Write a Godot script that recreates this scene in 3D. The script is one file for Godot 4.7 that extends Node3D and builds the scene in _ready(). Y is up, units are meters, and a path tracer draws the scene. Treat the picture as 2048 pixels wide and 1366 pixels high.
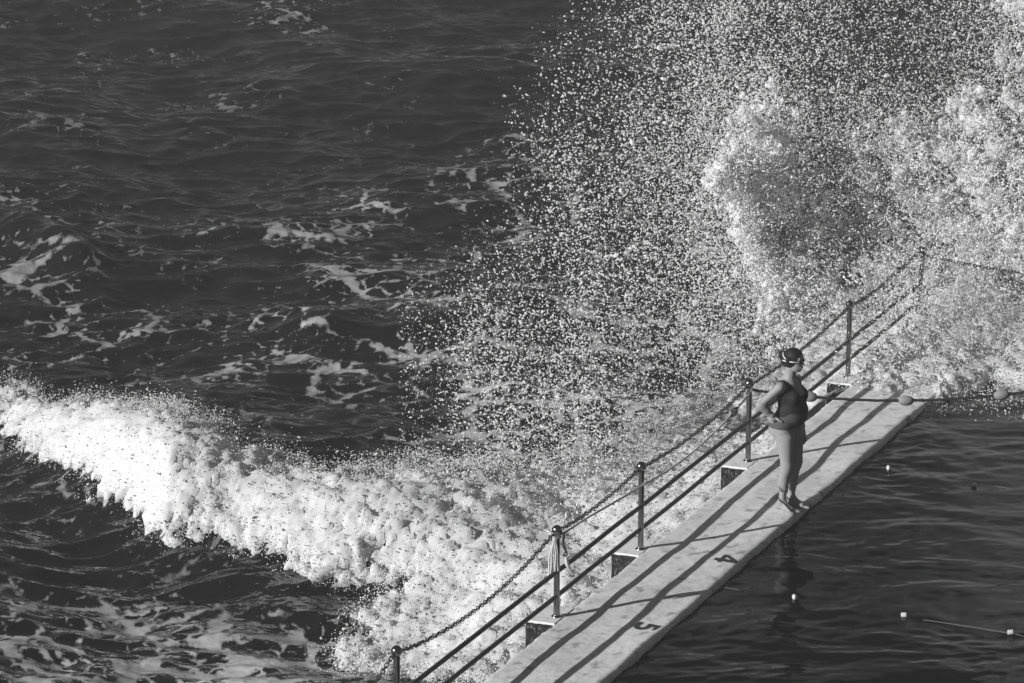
extends Node3D
# A woman stands on the narrow concrete walkway between a sea pool and the open sea while a wave bursts
# against the outer wall. x right, y up, z towards the viewer; the walkway's top is y = 0. Metres.

# ---- frame of the walkway: s runs along it (away), w across it (0 = pool edge, negative = sea side)
const EDGE := Vector2(0.75, -28.37)
const AZ := 25.0
const SEA := -0.9
const POOL := -0.075
const WIDE := 0.94

var rng := RandomNumberGenerator.new()
var m := {}
var na: FastNoiseLite
var nb: FastNoiseLite
var nc: FastNoiseLite
var nd: FastNoiseLite
var cell_a: FastNoiseLite
var cell_b: FastNoiseLite
var names := {}


func dk(s: float, w: float, h: float) -> Vector3:
	var a := deg_to_rad(AZ)
	return Vector3(EDGE.x + sin(a) * s + cos(a) * w, h, EDGE.y - cos(a) * s + sin(a) * w)


func to_sw(x: float, z: float) -> Vector2:
	var a := deg_to_rad(AZ)
	var dx := x - EDGE.x
	var dz := z - EDGE.y
	return Vector2(dx * sin(a) - dz * cos(a), dx * cos(a) + dz * sin(a))


# ---------------------------------------------------------------- helpers
func noise(kind: int, sd: int, octaves := 1) -> FastNoiseLite:
	var n := FastNoiseLite.new()
	n.noise_type = kind
	n.seed = sd
	n.frequency = 1.0
	n.fractal_type = FastNoiseLite.FRACTAL_FBM if octaves > 1 else FastNoiseLite.FRACTAL_NONE
	n.fractal_octaves = octaves
	return n


func grey(v: float) -> Color:
	return Color(v, v, v).linear_to_srgb()


func mat(called: String, v: float, rough: float, metal := 0.0, spec := 0.5) -> StandardMaterial3D:
	var q := StandardMaterial3D.new()
	q.resource_name = called
	q.albedo_color = grey(v)
	q.roughness = rough
	q.metallic = metal
	q.metallic_specular = spec
	m[called] = q
	return q


func ramp_tex(freq: float, sd: int, stops: Array, octaves := 4, size := 512, cellular := false) -> NoiseTexture2D:
	var t := NoiseTexture2D.new()
	t.width = size
	t.height = size
	t.seamless = true
	var n := noise(FastNoiseLite.TYPE_CELLULAR if cellular else FastNoiseLite.TYPE_SIMPLEX_SMOOTH, sd, octaves)
	n.frequency = freq
	t.noise = n
	var g := Gradient.new()
	g.offsets = PackedFloat32Array(stops.map(func(k): return k[0]))
	g.colors = PackedColorArray(stops.map(func(k): return grey(k[1])))
	t.color_ramp = g
	return t


func bump_tex(freq: float, sd: int, octaves := 4, size := 512) -> NoiseTexture2D:
	var t := NoiseTexture2D.new()
	t.width = size
	t.height = size
	t.seamless = true
	var n := noise(FastNoiseLite.TYPE_SIMPLEX_SMOOTH, sd, octaves)
	n.frequency = freq
	t.noise = n
	return t


func mesh_of(v: PackedVector3Array, idx: PackedInt32Array, uv := PackedVector2Array(), col := PackedColorArray(), flat_normals := PackedVector3Array()) -> ArrayMesh:
	var n := flat_normals
	if n.is_empty():
		n.resize(v.size())
		for k in range(0, idx.size(), 3):
			var a := idx[k]
			var b := idx[k + 1]
			var c := idx[k + 2]
			var f := (v[c] - v[a]).cross(v[b] - v[a])
			n[a] += f
			n[b] += f
			n[c] += f
		for k in n.size():
			n[k] = n[k].normalized() if n[k].length_squared() > 1e-20 else Vector3.UP
	var arr := []
	arr.resize(Mesh.ARRAY_MAX)
	arr[Mesh.ARRAY_VERTEX] = v
	arr[Mesh.ARRAY_NORMAL] = n
	arr[Mesh.ARRAY_INDEX] = idx
	if uv.size():
		arr[Mesh.ARRAY_TEX_UV] = uv
	if col.size():
		arr[Mesh.ARRAY_COLOR] = col
	var me := ArrayMesh.new()
	me.add_surface_from_arrays(Mesh.PRIMITIVE_TRIANGLES, arr)
	return me


func grid_index(nu: int, nv: int) -> PackedInt32Array:
	var idx := PackedInt32Array()
	idx.resize((nu - 1) * (nv - 1) * 6)
	var p := 0
	for j in nv - 1:
		for i in nu - 1:
			var a := j * nu + i
			idx[p] = a
			idx[p + 1] = a + 1
			idx[p + 2] = a + nu
			idx[p + 3] = a + 1
			idx[p + 4] = a + nu + 1
			idx[p + 5] = a + nu
			p += 6
	return idx


func add(called: String, me: Mesh, material: Material, parent: Node = self) -> MeshInstance3D:
	var o := MeshInstance3D.new()
	o.name = title(called) if parent == self else called
	o.mesh = me
	o.material_override = material
	parent.add_child(o, true)
	return o


func title(called: String) -> String:
	var k: int = names.get(called, 0)
	names[called] = k + 1
	return called if k == 0 else "%s_%03d" % [called, k]


func base(called: String, at := Vector3.ZERO) -> Node3D:
	var o := Node3D.new()
	o.name = title(called)
	add_child(o)
	o.position = at
	return o


func tag(o: Node, label := "", category := "", group := "", kind := "") -> void:
	if label:
		o.set_meta("label", label)
	if category:
		o.set_meta("category", category)
	if group:
		o.set_meta("group", group)
	if kind:
		o.set_meta("kind", kind)


# a tube through points, with a radius for each, closed at both ends
func tube(pts: PackedVector3Array, radii: Variant, sides := 10, twist := 0.0, lay := 0.0) -> ArrayMesh:
	var v := PackedVector3Array()
	var idx := PackedInt32Array()
	var n := pts.size()
	var t0 := (pts[1] - pts[0]).normalized()
	var up := Vector3.UP if absf(t0.y) < 0.9 else Vector3.RIGHT
	var side := t0.cross(up).normalized()
	var run := 0.0
	for i in n:
		var t := (pts[mini(i + 1, n - 1)] - pts[maxi(i - 1, 0)]).normalized()
		side = (side - t * side.dot(t)).normalized()
		var other := t.cross(side)
		var r: float = radii if radii is float else radii[i]
		if i:
			run += pts[i].distance_to(pts[i - 1])
		for k in sides:
			var a := TAU * k / sides
			var rr := r * (1.0 + lay * cos(3.0 * a + run * twist))
			v.append(pts[i] + (side * cos(a) + other * sin(a)) * rr)
	for i in n - 1:
		for k in sides:
			var a := i * sides + k
			var b := i * sides + (k + 1) % sides
			idx.append_array(PackedInt32Array([a, a + sides, b, b, a + sides, b + sides]))
	for e in [0, n - 1]:
		var c := v.size()
		v.append(pts[e])
		for k in sides:
			var a: int = e * sides + k
			var b: int = e * sides + (k + 1) % sides
			idx.append_array(PackedInt32Array([c, a, b] if e == 0 else [c, b, a]))
	return mesh_of(v, idx)


# a surface of revolution about y: profile of (radius, height)
func lathe(profile: PackedVector2Array, sides := 20) -> ArrayMesh:
	var v := PackedVector3Array()
	var idx := PackedInt32Array()
	for q in profile:
		for k in sides:
			var a := TAU * k / sides
			v.append(Vector3(cos(a) * q.x, q.y, sin(a) * q.x))
	for i in profile.size() - 1:
		for k in sides:
			var a := i * sides + k
			var b := i * sides + (k + 1) % sides
			idx.append_array(PackedInt32Array([a, a + sides, b, b, a + sides, b + sides]))
	return mesh_of(v, idx)


func smooth(a: float, b: float, x: float) -> float:
	var t := clampf((x - a) / (b - a), 0.0, 1.0)
	return t * t * (3.0 - 2.0 * t)


func table(pts: Array, x: float) -> float:
	if x <= pts[0][0]:
		return pts[0][1]
	for i in range(1, pts.size()):
		if x <= pts[i][0]:
			var t: float = (x - pts[i - 1][0]) / (pts[i][0] - pts[i - 1][0])
			return lerpf(pts[i - 1][1], pts[i][1], t)
	return pts[-1][1]


func axis(lo: float, hi: float, step: float, far_lo: float, far_hi: float) -> PackedFloat32Array:
	var out := PackedFloat32Array()
	var n := int(round((hi - lo) / step))
	var low := []
	var d := step
	var x := lo
	while x > far_lo:
		d *= 1.35
		x = maxf(x - d, far_lo)
		low.append(x)
	low.reverse()
	for q in low:
		out.append(q)
	for i in n + 1:
		out.append(lo + step * i)
	d = step
	x = hi
	while x < far_hi:
		d *= 1.35
		x = minf(x + d, far_hi)
		out.append(x)
	return out


# ---------------------------------------------------------------- build
func _ready() -> void:
	rng.seed = 20240611
	na = noise(FastNoiseLite.TYPE_SIMPLEX_SMOOTH, 11)
	nb = noise(FastNoiseLite.TYPE_SIMPLEX_SMOOTH, 23, 3)
	nc = noise(FastNoiseLite.TYPE_SIMPLEX_SMOOTH, 37, 4)
	nd = noise(FastNoiseLite.TYPE_SIMPLEX_SMOOTH, 53)
	cell_a = noise(FastNoiseLite.TYPE_CELLULAR, 61)
	cell_a.cellular_return_type = FastNoiseLite.RETURN_DISTANCE
	cell_b = noise(FastNoiseLite.TYPE_CELLULAR, 71)
	cell_b.cellular_return_type = FastNoiseLite.RETURN_DISTANCE

	var cam := Camera3D.new()
	cam.name = "camera"
	cam.position = Vector3(0, 11.7, 0)
	cam.rotation_degrees = Vector3(-16.99, 0, 0)
	cam.fov = 10.838
	cam.near = 0.5
	cam.far = 6000.0
	cam.current = true
	add_child(cam)

	var env := Environment.new()
	env.background_mode = Environment.BG_SKY
	env.tonemap_mode = Environment.TONE_MAPPER_LINEAR
	env.tonemap_exposure = 1.0
	var sky := Sky.new()
	var sm := ProceduralSkyMaterial.new()
	sm.sky_top_color = grey(0.06)
	sm.sky_horizon_color = grey(0.14)
	sm.sky_curve = 0.15
	sm.ground_bottom_color = grey(0.03)
	sm.ground_horizon_color = grey(0.1)
	sm.sun_angle_max = 0.5
	sky.sky_material = sm
	env.sky = sky
	env.fog_enabled = true
	env.fog_density = 0.0014
	env.fog_light_color = Color(1, 1, 1)
	env.sdfgi_enabled = true
	env.ssao_enabled = true
	env.ssil_enabled = true
	var we := WorldEnvironment.new()
	we.name = "world"
	we.environment = env
	add_child(we)

	var sun := DirectionalLight3D.new()
	sun.name = "sun"
	sun.light_energy = 1.6
	sun.light_color = Color(1, 1, 1)
	sun.light_angular_distance = 0.5
	sun.shadow_enabled = true
	var el := deg_to_rad(22.4)
	var az := deg_to_rad(65.0)
	add_child(sun)
	sun.look_at_from_position(Vector3.ZERO, Vector3(sin(az) * cos(el), -sin(el), -cos(az) * cos(el)), Vector3.UP)

	materials()
	for stage in [sea, pool, deck, railing, white_water, deck_surge, swimmer, ropes_and_buoys, lane_lines, spray]:
		stage.call()


func materials() -> void:
	var c := mat("concrete", 0.8, 0.9, 0.0, 0.3)
	c.albedo_texture = ramp_tex(0.012, 5, [[0.0, 0.7], [0.3, 0.86], [0.5, 0.95], [0.72, 1.0], [1.0, 0.88]], 6, 1024)
	c.uv1_triplanar = true
	c.uv1_world_triplanar = true
	c.uv1_scale = Vector3(0.55, 0.55, 0.55)
	c.heightmap_enabled = true
	c.heightmap_texture = bump_tex(0.05, 8, 5)
	c.heightmap_scale = 0.22
	c.vertex_color_use_as_albedo = true
	var g := mat("algae", 0.2, 0.85, 0.0, 0.3)
	g.albedo_texture = ramp_tex(0.05, 15, [[0.0, 0.05], [0.5, 0.09], [0.62, 0.14], [0.72, 0.7], [1.0, 1.0]], 4, 256)
	g.uv1_triplanar = true
	g.uv1_scale = Vector3(3, 1.2, 3)
	mat("steel", 0.24, 0.22, 1.0)
	mat("paint", 0.05, 0.5, 0.0, 0.4)
	mat("chain_iron", 0.07, 0.45, 0.7)
	var r := mat("rope_fibre", 0.7, 0.95, 0.0, 0.2)
	r.albedo_texture = ramp_tex(0.04, 31, [[0.0, 0.6], [0.5, 0.9], [1.0, 1.0]], 3, 256)
	r.uv1_triplanar = true
	r.uv1_scale = Vector3(12, 12, 12)
	mat("rope_dark", 0.02, 0.9)
	mat("strap_dark", 0.05, 0.8)
	var b := mat("buoy_plastic", 0.27, 0.6, 0.0, 0.3)
	b.albedo_texture = ramp_tex(0.03, 41, [[0.0, 0.65], [0.45, 0.95], [1.0, 1.0]], 4, 256)
	b.uv1_triplanar = true
	b.uv1_scale = Vector3(4, 4, 4)
	mat("float_plastic", 0.62, 0.5)
	mat("lane_cord", 0.13, 0.8)
	mat("number_paint", 0.03, 0.8)
	var f := mat("foam", 0.86, 1.0, 0.0, 0.1)
	f.backlight_enabled = true
	f.backlight = Color(0.42, 0.42, 0.42)
	f.vertex_color_use_as_albedo = true
	f.albedo_color = Color(1, 1, 1)
	var d := mat("droplet", 0.97, 0.8, 0.0, 0.2)
	d.backlight_enabled = true
	d.backlight = Color(0.9, 0.9, 0.9)
	var p := mat("pool_water", 0.004, 0.07, 0.0, 0.24)
	p.normal_enabled = false
	var k := mat("skin", 0.32, 0.55, 0.0, 0.4)
	k.albedo_texture = ramp_tex(0.03, 45, [[0.0, 0.85], [0.5, 0.97], [1.0, 1.0]], 4, 256)
	k.uv1_triplanar = true
	k.uv1_scale = Vector3(3, 3, 3)
	mat("suit_shaded", 0.022, 0.7, 0.0, 0.3)  # suit cloth darkened as where the arm shades it
	mat("suit_sunlit", 0.08, 0.7, 0.0, 0.3)  # the same cloth, lighter as in the sun
	mat("cap_rubber", 0.012, 0.6, 0.0, 0.3)
	mat("strap_pale", 0.75, 0.6)
	mat("goggle_lens", 0.01, 0.1)


# ---------------------------------------------------------------- sea
const TOE := [[-9.5, -43.0], [-6.76, -39.52], [-5.75, -38.41], [-5.29, -37.44], [-4.6, -36.28], [-3.53, -34.49], [-2.75, -34.27], [-1.91, -33.62], [-1.11, -33.34], [-0.5, -33.0], [1.0, -32.4]]
const CREST := [[-9.5, 0.05], [-6.5, 0.06], [-5.6, 0.12], [-4.6, 0.33], [-3.5, 0.58], [-2.8, 0.44], [-2.0, 0.38], [-1.0, 0.36], [-0.2, 0.24], [0.8, 0.0]]


func toe_distance(x: float, z: float) -> float:
	return (table(TOE, x) - z) * 0.72


func ridge(x: float, z: float) -> float:
	if x > 0.8 or x < -9.5:
		return 0.0
	var d := toe_distance(x, z)
	if d < -0.6 or d > 5.0:
		return 0.0
	var up := smooth(-0.25, 0.75, d)
	return table(CREST, x) * up * (1.0 - smooth(0.75, 3.6, d))


func sea_height(x: float, z: float) -> float:
	var h := 0.2 * na.get_noise_2d(x * 0.11, z * 0.17) + 0.11 * na.get_noise_2d(x * 0.3 + 40.0, z * 0.42)
	var c := na.get_noise_2d(x * 0.62 + z * 0.2, z * 1.0 + 90.0)
	h += 0.075 * (0.5 - absf(c)) + 0.03 * nd.get_noise_2d(x * 1.1 - z * 0.3, z * 2.1)
	var calm := 0.5 + 0.5 * smooth(-0.4, 0.4, na.get_noise_2d(x * 0.25 + 60.0, z * 0.25))
	h += calm * (0.02 * nd.get_noise_2d(x * 1.7 + z * 0.5, z * 3.3) + 0.009 * nd.get_noise_2d(x * 3.4 - z, z * 6.2))
	# two low crests out beyond the breaking wave, and the trough in front of it
	h += 0.24 * exp(-pow((z + 41.6 + 0.35 * (x + 1.0) * (x + 1.0) * 0.3) / 0.75, 2.0)) * smooth(-3.4, -2.2, x) * (1.0 - smooth(-0.4, 0.9, x))
	h += 0.25 * exp(-pow((z + 45.6 - 1.1 * (x + 6.4)) / 0.55, 2.0)) * smooth(-9.5, -7.4, x) * (1.0 - smooth(-5.8, -5.0, x))
	var d := toe_distance(x, z)
	if x < 0.5:
		h -= 0.12 * exp(-pow((d + 0.9) / 0.8, 2.0))
	# the heap of water where the wave meets the wall
	var q := to_sw(x, z)
	if q.y > -5.0 and q.y < -0.5:
		h += 0.34 * exp(-pow((q.x - 2.9) / 1.2, 2.0) - pow((q.y + 2.1) / 0.8, 2.0))
		h += 0.16 * exp(-pow((q.x - 5.6) / 1.3, 2.0) - pow((q.y + 1.9) / 0.7, 2.0))
	return SEA + h + ridge(x, z)


func sea() -> void:
	var xs := axis(-11.0, 8.0, 0.05, -2500.0, 2500.0)
	var zs := axis(-66.0, -28.0, 0.048, -5000.0, 60.0)
	var nu := xs.size()
	var nv := zs.size()
	var v := PackedVector3Array()
	var uv := PackedVector2Array()
	v.resize(nu * nv)
	uv.resize(nu * nv)
	for j in nv:
		var z := zs[j]
		for i in nu:
			var x := xs[i]
			var q := to_sw(x, z)
			var y := -1.4
			if z > -2000.0 and z < -20.0 and absf(x) < 200.0:
				y = sea_height(x, z)
			else:
				y = SEA
			if q.y > -0.7 and q.x < 12.2:
				y = -1.6
			v[j * nu + i] = Vector3(x, y, z)
			uv[j * nu + i] = Vector2((x + 11.0) / 22.0, (z + 66.0) / 38.0)
	var q := mat("sea_water", 1.0, 1.0, 0.0, 0.46)
	var tx := sea_textures()
	q.albedo_texture = tx[0]
	q.roughness_texture = tx[1]
	q.normal_enabled = true
	q.normal_texture = tx[2]
	q.normal_scale = 1.0
	q.texture_repeat = false
	var o := add("sea", mesh_of(v, grid_index(nu, nv), uv), q)
	tag(o, "", "", "", "structure")


# where foam floats on the sea: x from, x to, z from, z to, how much
const FLOATING := [[-5.7, -5.0, -61.5, -61.1, 0.22], [-4.5, -3.2, -60.7, -58.7, 0.44], [-7.1, -5.6, -58.1, -56.4, 0.33], [-5.9, -5.7, -57.9, -57.1, 0.33], [-7.3, -5.9, -54.1, -52.8, 0.24], [-6.3, -4.0, -54.3, -53.4, 0.22], [-9.4, -6.3, -52.6, -51.0, 0.31], [-5.4, -3.2, -53.1, -52.0, 0.16], [-3.2, -2.5, -48.7, -48.0, 0.22], [-0.7, 0.1, -50.7, -49.9, 0.22], [-1.7, 0.1, -49.4, -48.3, 0.39], [-8.7, -6.1, -48.6, -47.0, 0.39], [-2.6, -1.7, -48.1, -47.2, 0.61], [-1.5, 0.2, -48.7, -47.2, 0.50], [-6.4, -6.0, -47.0, -45.9, 0.56], [-5.8, -5.0, -46.7, -45.9, 0.44], [-4.8, -3.6, -46.6, -45.4, 0.39], [-3.1, -1.4, -46.7, -45.3, 0.56], [-8.1, -6.1, -44.5, -43.5, 0.56], [-2.7, -0.9, -45.4, -43.3, 0.51], [-5.9, -5.3, -43.5, -41.7, 0.61], [-3.6, -2.6, -43.9, -42.1, 0.33], [-2.1, -0.9, -43.9, -41.9, 0.53], [-7.7, -4.0, -42.1, -40.8, 0.49], [-3.6, -2.2, -42.3, -40.5, 0.60], [-1.9, -0.9, -42.1, -40.5, 0.51], [-7.5, -4.0, -40.9, -39.9, 0.40], [-3.8, -2.2, -40.7, -39.5, 0.44], [-2.2, -0.7, -40.6, -39.5, 0.56], [-3.9, -2.3, -39.5, -38.4, 0.27], [-2.2, -0.7, -39.5, -38.1, 0.36], [-2.3, -0.9, -38.1, -36.2, 0.29], [-6.2, -3.3, -33.3, -32.4, 0.56], [-3.5, -1.5, -33.3, -32.4, 0.40], [-6.1, -2.4, -32.4, -31.5, 0.67], [-2.4, -1.3, -32.4, -31.4, 0.56], [-5.8, -2.5, -31.5, -29.2, 0.73], [-2.5, -1.4, -31.5, -29.2, 0.56], [-1.5, -0.1, -31.2, -29.2, 0.33], [-6.7, -3.8, -36.4, -35.6, 0.17], [-3.4, -1.6, -34.3, -33.3, 0.18], [-0.8, 3.7, -52.0, -43.9, 0.40], [-0.9, 3.5, -43.9, -39.0, 0.47], [3.8, 9.1, -50.7, -40.9, 0.44], [-0.8, 2.6, -39.3, -36.2, 0.78], [0.6, 10.9, -59.0, -52.0, 0.17], [-2.6, -0.4, -42.0, -41.5, 0.6], [-7.0, -1.6, -31.9, -28.5, 0.86], [-7.0, -3.0, -32.8, -31.9, 0.7]]


func floating_grid() -> PackedFloat32Array:
	var g := PackedFloat32Array()
	g.resize(45 * 77)
	for q in FLOATING:
		for r in 77:
			var z := -28.0 - 0.5 * r
			var oz := minf(clampf((z - q[2]) / 0.5 + 0.7, 0.0, 1.0), clampf((q[3] - z) / 0.5 + 0.7, 0.0, 1.0))
			if oz <= 0.0:
				continue
			for c in 45:
				var x := -11.0 + 0.5 * c
				var ox := minf(clampf((x - q[0]) / 0.5 + 0.7, 0.0, 1.0), clampf((q[1] - x) / 0.5 + 0.7, 0.0, 1.0))
				g[r * 45 + c] = maxf(g[r * 45 + c], q[4] * sqrt(ox * oz))
	return g


func sea_textures() -> Array:
	var W := 2048
	var Hh := 1536
	var warp := noise(FastNoiseLite.TYPE_CELLULAR, 101)
	warp.cellular_return_type = FastNoiseLite.RETURN_DISTANCE2_SUB
	warp.cellular_jitter = 1.0
	warp.domain_warp_enabled = true
	warp.domain_warp_amplitude = 45.0
	warp.domain_warp_frequency = 0.009
	warp.domain_warp_fractal_octaves = 4
	warp.frequency = 0.0125
	# square texels of 1.07 cm, then squeezed to the texture's own proportions
	var big := warp.get_image(W, 3536, false, false, false)
	big.resize(W, Hh, Image.INTERPOLATE_BILINEAR)
	var e1 := big.get_data()
	warp.seed = 131
	warp.frequency = 0.045
	warp.domain_warp_amplitude = 18.0
	warp.domain_warp_frequency = 0.02
	var small := warp.get_image(W, 3536, false, false, false)
	small.resize(W, Hh, Image.INTERPOLATE_BILINEAR)
	var e2 := small.get_data()
	var fb := noise(FastNoiseLite.TYPE_SIMPLEX_SMOOTH, 151, 5)
	fb.frequency = 0.006
	var im3 := fb.get_image(W, 3536, false, false, true)
	im3.resize(W, Hh, Image.INTERPOLATE_BILINEAR)
	var n1 := im3.get_data()
	fb.seed = 171
	fb.frequency = 0.055
	fb.fractal_octaves = 4
	var im4 := fb.get_image(W, 3536, false, false, true)
	im4.resize(W, Hh, Image.INTERPOLATE_BILINEAR)
	var n2 := im4.get_data()
	var albedo := PackedByteArray()
	var rough := PackedByteArray()
	albedo.resize(W * Hh)
	rough.resize(W * Hh)
	albedo.fill(26)
	rough.fill(14)
	var lut := PackedByteArray()
	lut.resize(256)
	for k in 256:
		lut[k] = int(255.0 * grey(0.0095 + 0.56 * pow(k / 255.0, 1.15)).r)
	var floating := floating_grid()
	for j in Hh:
		var gz := (1.0 - (j + 0.5) / Hh) * 76.0
		var r0 := mini(int(gz), 75)
		var fz := gz - r0
		var line := PackedFloat32Array()
		line.resize(46)
		for c in 45:
			line[c] = lerpf(floating[r0 * 45 + c], floating[r0 * 45 + 45 + c], fz)
		line[45] = line[44]
		var edge_z := smooth(0.0, 0.02, minf(float(j) / Hh, 1.0 - float(j) / Hh))
		var thin := 0.2 * smooth(10.0, 5.0, absf(gz * 0.5 - 13.5)) + 0.07
		for i in W:
			var gx := i * (44.0 / W)
			var c0 := int(gx)
			var d := lerpf(line[c0], line[c0 + 1], gx - c0) * edge_z
			if i < 30 or i > W - 30:
				continue
			var k := j * W + i
			d = maxf(d, thin * edge_z)
			if d < 0.03:
				continue
			var f1 := e1[k] / 255.0
			var f2 := e2[k] / 255.0
			var a1 := n1[k] / 255.0 - 0.5
			var a2 := n2[k] / 255.0 - 0.5
			# veins where two cells meet, wider where there is more foam, broken up by the slower noise
			var v1 := (d * 0.13 + a1 * 0.13 - 0.026 - f1) * 17.0
			var v2 := (d * 0.14 + a1 * 0.15 + a2 * 0.08 - 0.05 - f2) * 11.0
			var f := maxf(v1, v2) + a2 * 1.5
			if f <= 0.0:
				continue
			f = minf(f * 2.0, 1.0) * minf(1.0, 0.25 + d * 0.95) * (0.8 + 0.5 * a2)
			f = clampf(f, 0.0, 1.0)
			albedo[k] = lut[int(f * 255.0)]
			rough[k] = int(14.0 + 200.0 * minf(1.0, f * 2.0))
	# wavelets: long crests across, short along the view, with sharp ridges
	var hb := noise(FastNoiseLite.TYPE_SIMPLEX_SMOOTH, 191, 4)
	hb.fractal_type = FastNoiseLite.FRACTAL_RIDGED
	hb.frequency = 0.013
	hb.fractal_gain = 0.6
	hb.domain_warp_enabled = true
	hb.domain_warp_amplitude = 25.0
	hb.domain_warp_frequency = 0.008
	var bump := hb.get_image(1100, 3000, false, false, true)
	bump.resize(W, Hh, Image.INTERPOLATE_CUBIC)
	bump.bump_map_to_normal_map(2.2)
	bump.fill_rect(Rect2i(0, 0, 4, Hh), Color(0.5, 0.5, 1.0))
	bump.fill_rect(Rect2i(W - 4, 0, 4, Hh), Color(0.5, 0.5, 1.0))
	bump.fill_rect(Rect2i(0, 0, W, 4), Color(0.5, 0.5, 1.0))
	bump.fill_rect(Rect2i(0, Hh - 4, W, 4), Color(0.5, 0.5, 1.0))
	return [
		ImageTexture.create_from_image(Image.create_from_data(W, Hh, false, Image.FORMAT_L8, albedo)),
		ImageTexture.create_from_image(Image.create_from_data(W, Hh, false, Image.FORMAT_L8, rough)),
		ImageTexture.create_from_image(bump),
	]


# ---------------------------------------------------------------- pool
func pool() -> void:
	var ss := axis(-2.5, 12.0, 0.04, -24.0, 12.0)
	var ws := axis(-0.1, 5.0, 0.04, -0.1, 16.0)
	var nu := ws.size()
	var nv := ss.size()
	var v := PackedVector3Array()
	v.resize(nu * nv)
	for j in nv:
		var s := ss[nv - 1 - j]
		for i in nu:
			var p := dk(s, ws[i], POOL)
			var calm := 0.35 + 0.65 * smooth(-0.35, 0.45, nb.get_noise_2d(p.x * 0.45, p.z * 0.45))
			var wx := p.x + 0.16 * na.get_noise_2d(p.x * 0.6, p.z * 0.6 + 9.0)
			var wz := p.z + 0.2 * na.get_noise_2d(p.x * 0.5 + 20.0, p.z * 0.5)
			var y := 0.014 * na.get_noise_2d(wx * 0.9 + 3.0, wz * 1.7) + calm * 0.009 * nd.get_noise_2d(wx * 1.9 + wz * 0.6, wz * 3.4)
			y += (0.3 + calm) * 0.005 * nd.get_noise_2d(wx * 4.2 - wz, wz * 7.0) + 0.0012 * nd.get_noise_2d(p.x * 11.0, p.z * 15.0)
			var q := Vector2(s - 6.49, ws[i] - 0.31).length()
			y += 0.004 * sin(q * 42.0) * exp(-q * 2.2) * smooth(0.0, 0.12, q)
			v[j * nu + i] = p + Vector3(0, y, 0)
	var o := add("pool_water", mesh_of(v, grid_index(nu, nv)), m["pool_water"])
	tag(o, "", "", "", "structure")


# ---------------------------------------------------------------- walkway
func deck_height(s: float, w: float) -> float:
	return 0.014 * na.get_noise_2d(s * 0.75 + 7.0, w * 0.9) + 0.004 * na.get_noise_2d(s * 2.1, w * 1.8 + 30.0) - 0.012


func slab(s0: float, s1: float, w0: float, w1: float, step: float, deep: float) -> ArrayMesh:
	var ns := int((s1 - s0) / step) + 1
	var across := int((w1 - w0) / 0.035)
	var nu := across + 7
	var v := PackedVector3Array()
	for j in ns:
		var s := s1 - (s1 - s0) * j / (ns - 1)
		var jag_out := 0.012 * nc.get_noise_2d(s * 2.6, 3.0) + 0.010 * nc.get_noise_2d(s * 9.0, 5.0)
		var jag_in := 0.010 * nc.get_noise_2d(s * 2.2, 13.0) + 0.008 * nc.get_noise_2d(s * 9.0, 15.0)
		v.append(dk(s, w0 + jag_out + 0.01, -deep))
		v.append(dk(s, w0 + jag_out, deck_height(s, w0) - 0.05))
		v.append(dk(s, w0 + jag_out + 0.006, deck_height(s, w0) - 0.012))
		for i in across + 1:
			var w := w0 + 0.022 + (w1 - w0 - 0.06) * i / across
			v.append(dk(s, w + (jag_out if i == 0 else 0.0) + (jag_in if i == across else 0.0), deck_height(s, w)))
		v.append(dk(s, w1 + jag_in - 0.014, deck_height(s, w1) - 0.012))
		v.append(dk(s, w1 + jag_in, deck_height(s, w1) - 0.04))
		v.append(dk(s, w1 + jag_in - 0.01, -deep))
	# blotches of damp and salt, and small dark marks, with outlines of their own
	var col := PackedColorArray()
	for p in v:
		var q := to_sw(p.x, p.z)
		var damp := smooth(0.02, 0.14, nc.get_noise_2d(q.x * 0.9, q.y * 1.6 + 4.0) - 0.06 + 0.25 * nc.get_noise_2d(q.x * 6.0, q.y * 6.0))
		var salt := 0.5 + 0.5 * nb.get_noise_2d(q.x * 3.0, q.y * 5.0)
		var mark := smooth(0.66, 0.76, nd.get_noise_2d(q.x * 6.0, q.y * 8.0) + 0.45 * nc.get_noise_2d(q.x * 2.0 + 60.0, q.y * 2.0))
		var k := (1.0 - 0.1 * damp) * (0.9 + 0.1 * salt) * (1.0 - 0.45 * mark)
		col.append(Color(k, k, k))
	return mesh_of(v, grid_index(nu, ns), PackedVector2Array(), col)


const POSTS := [[-1.86, -0.99], [1.29, -0.99], [3.2, -0.99], [6.0, -1.01], [9.05, -1.05], [11.42, -1.08]]


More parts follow.
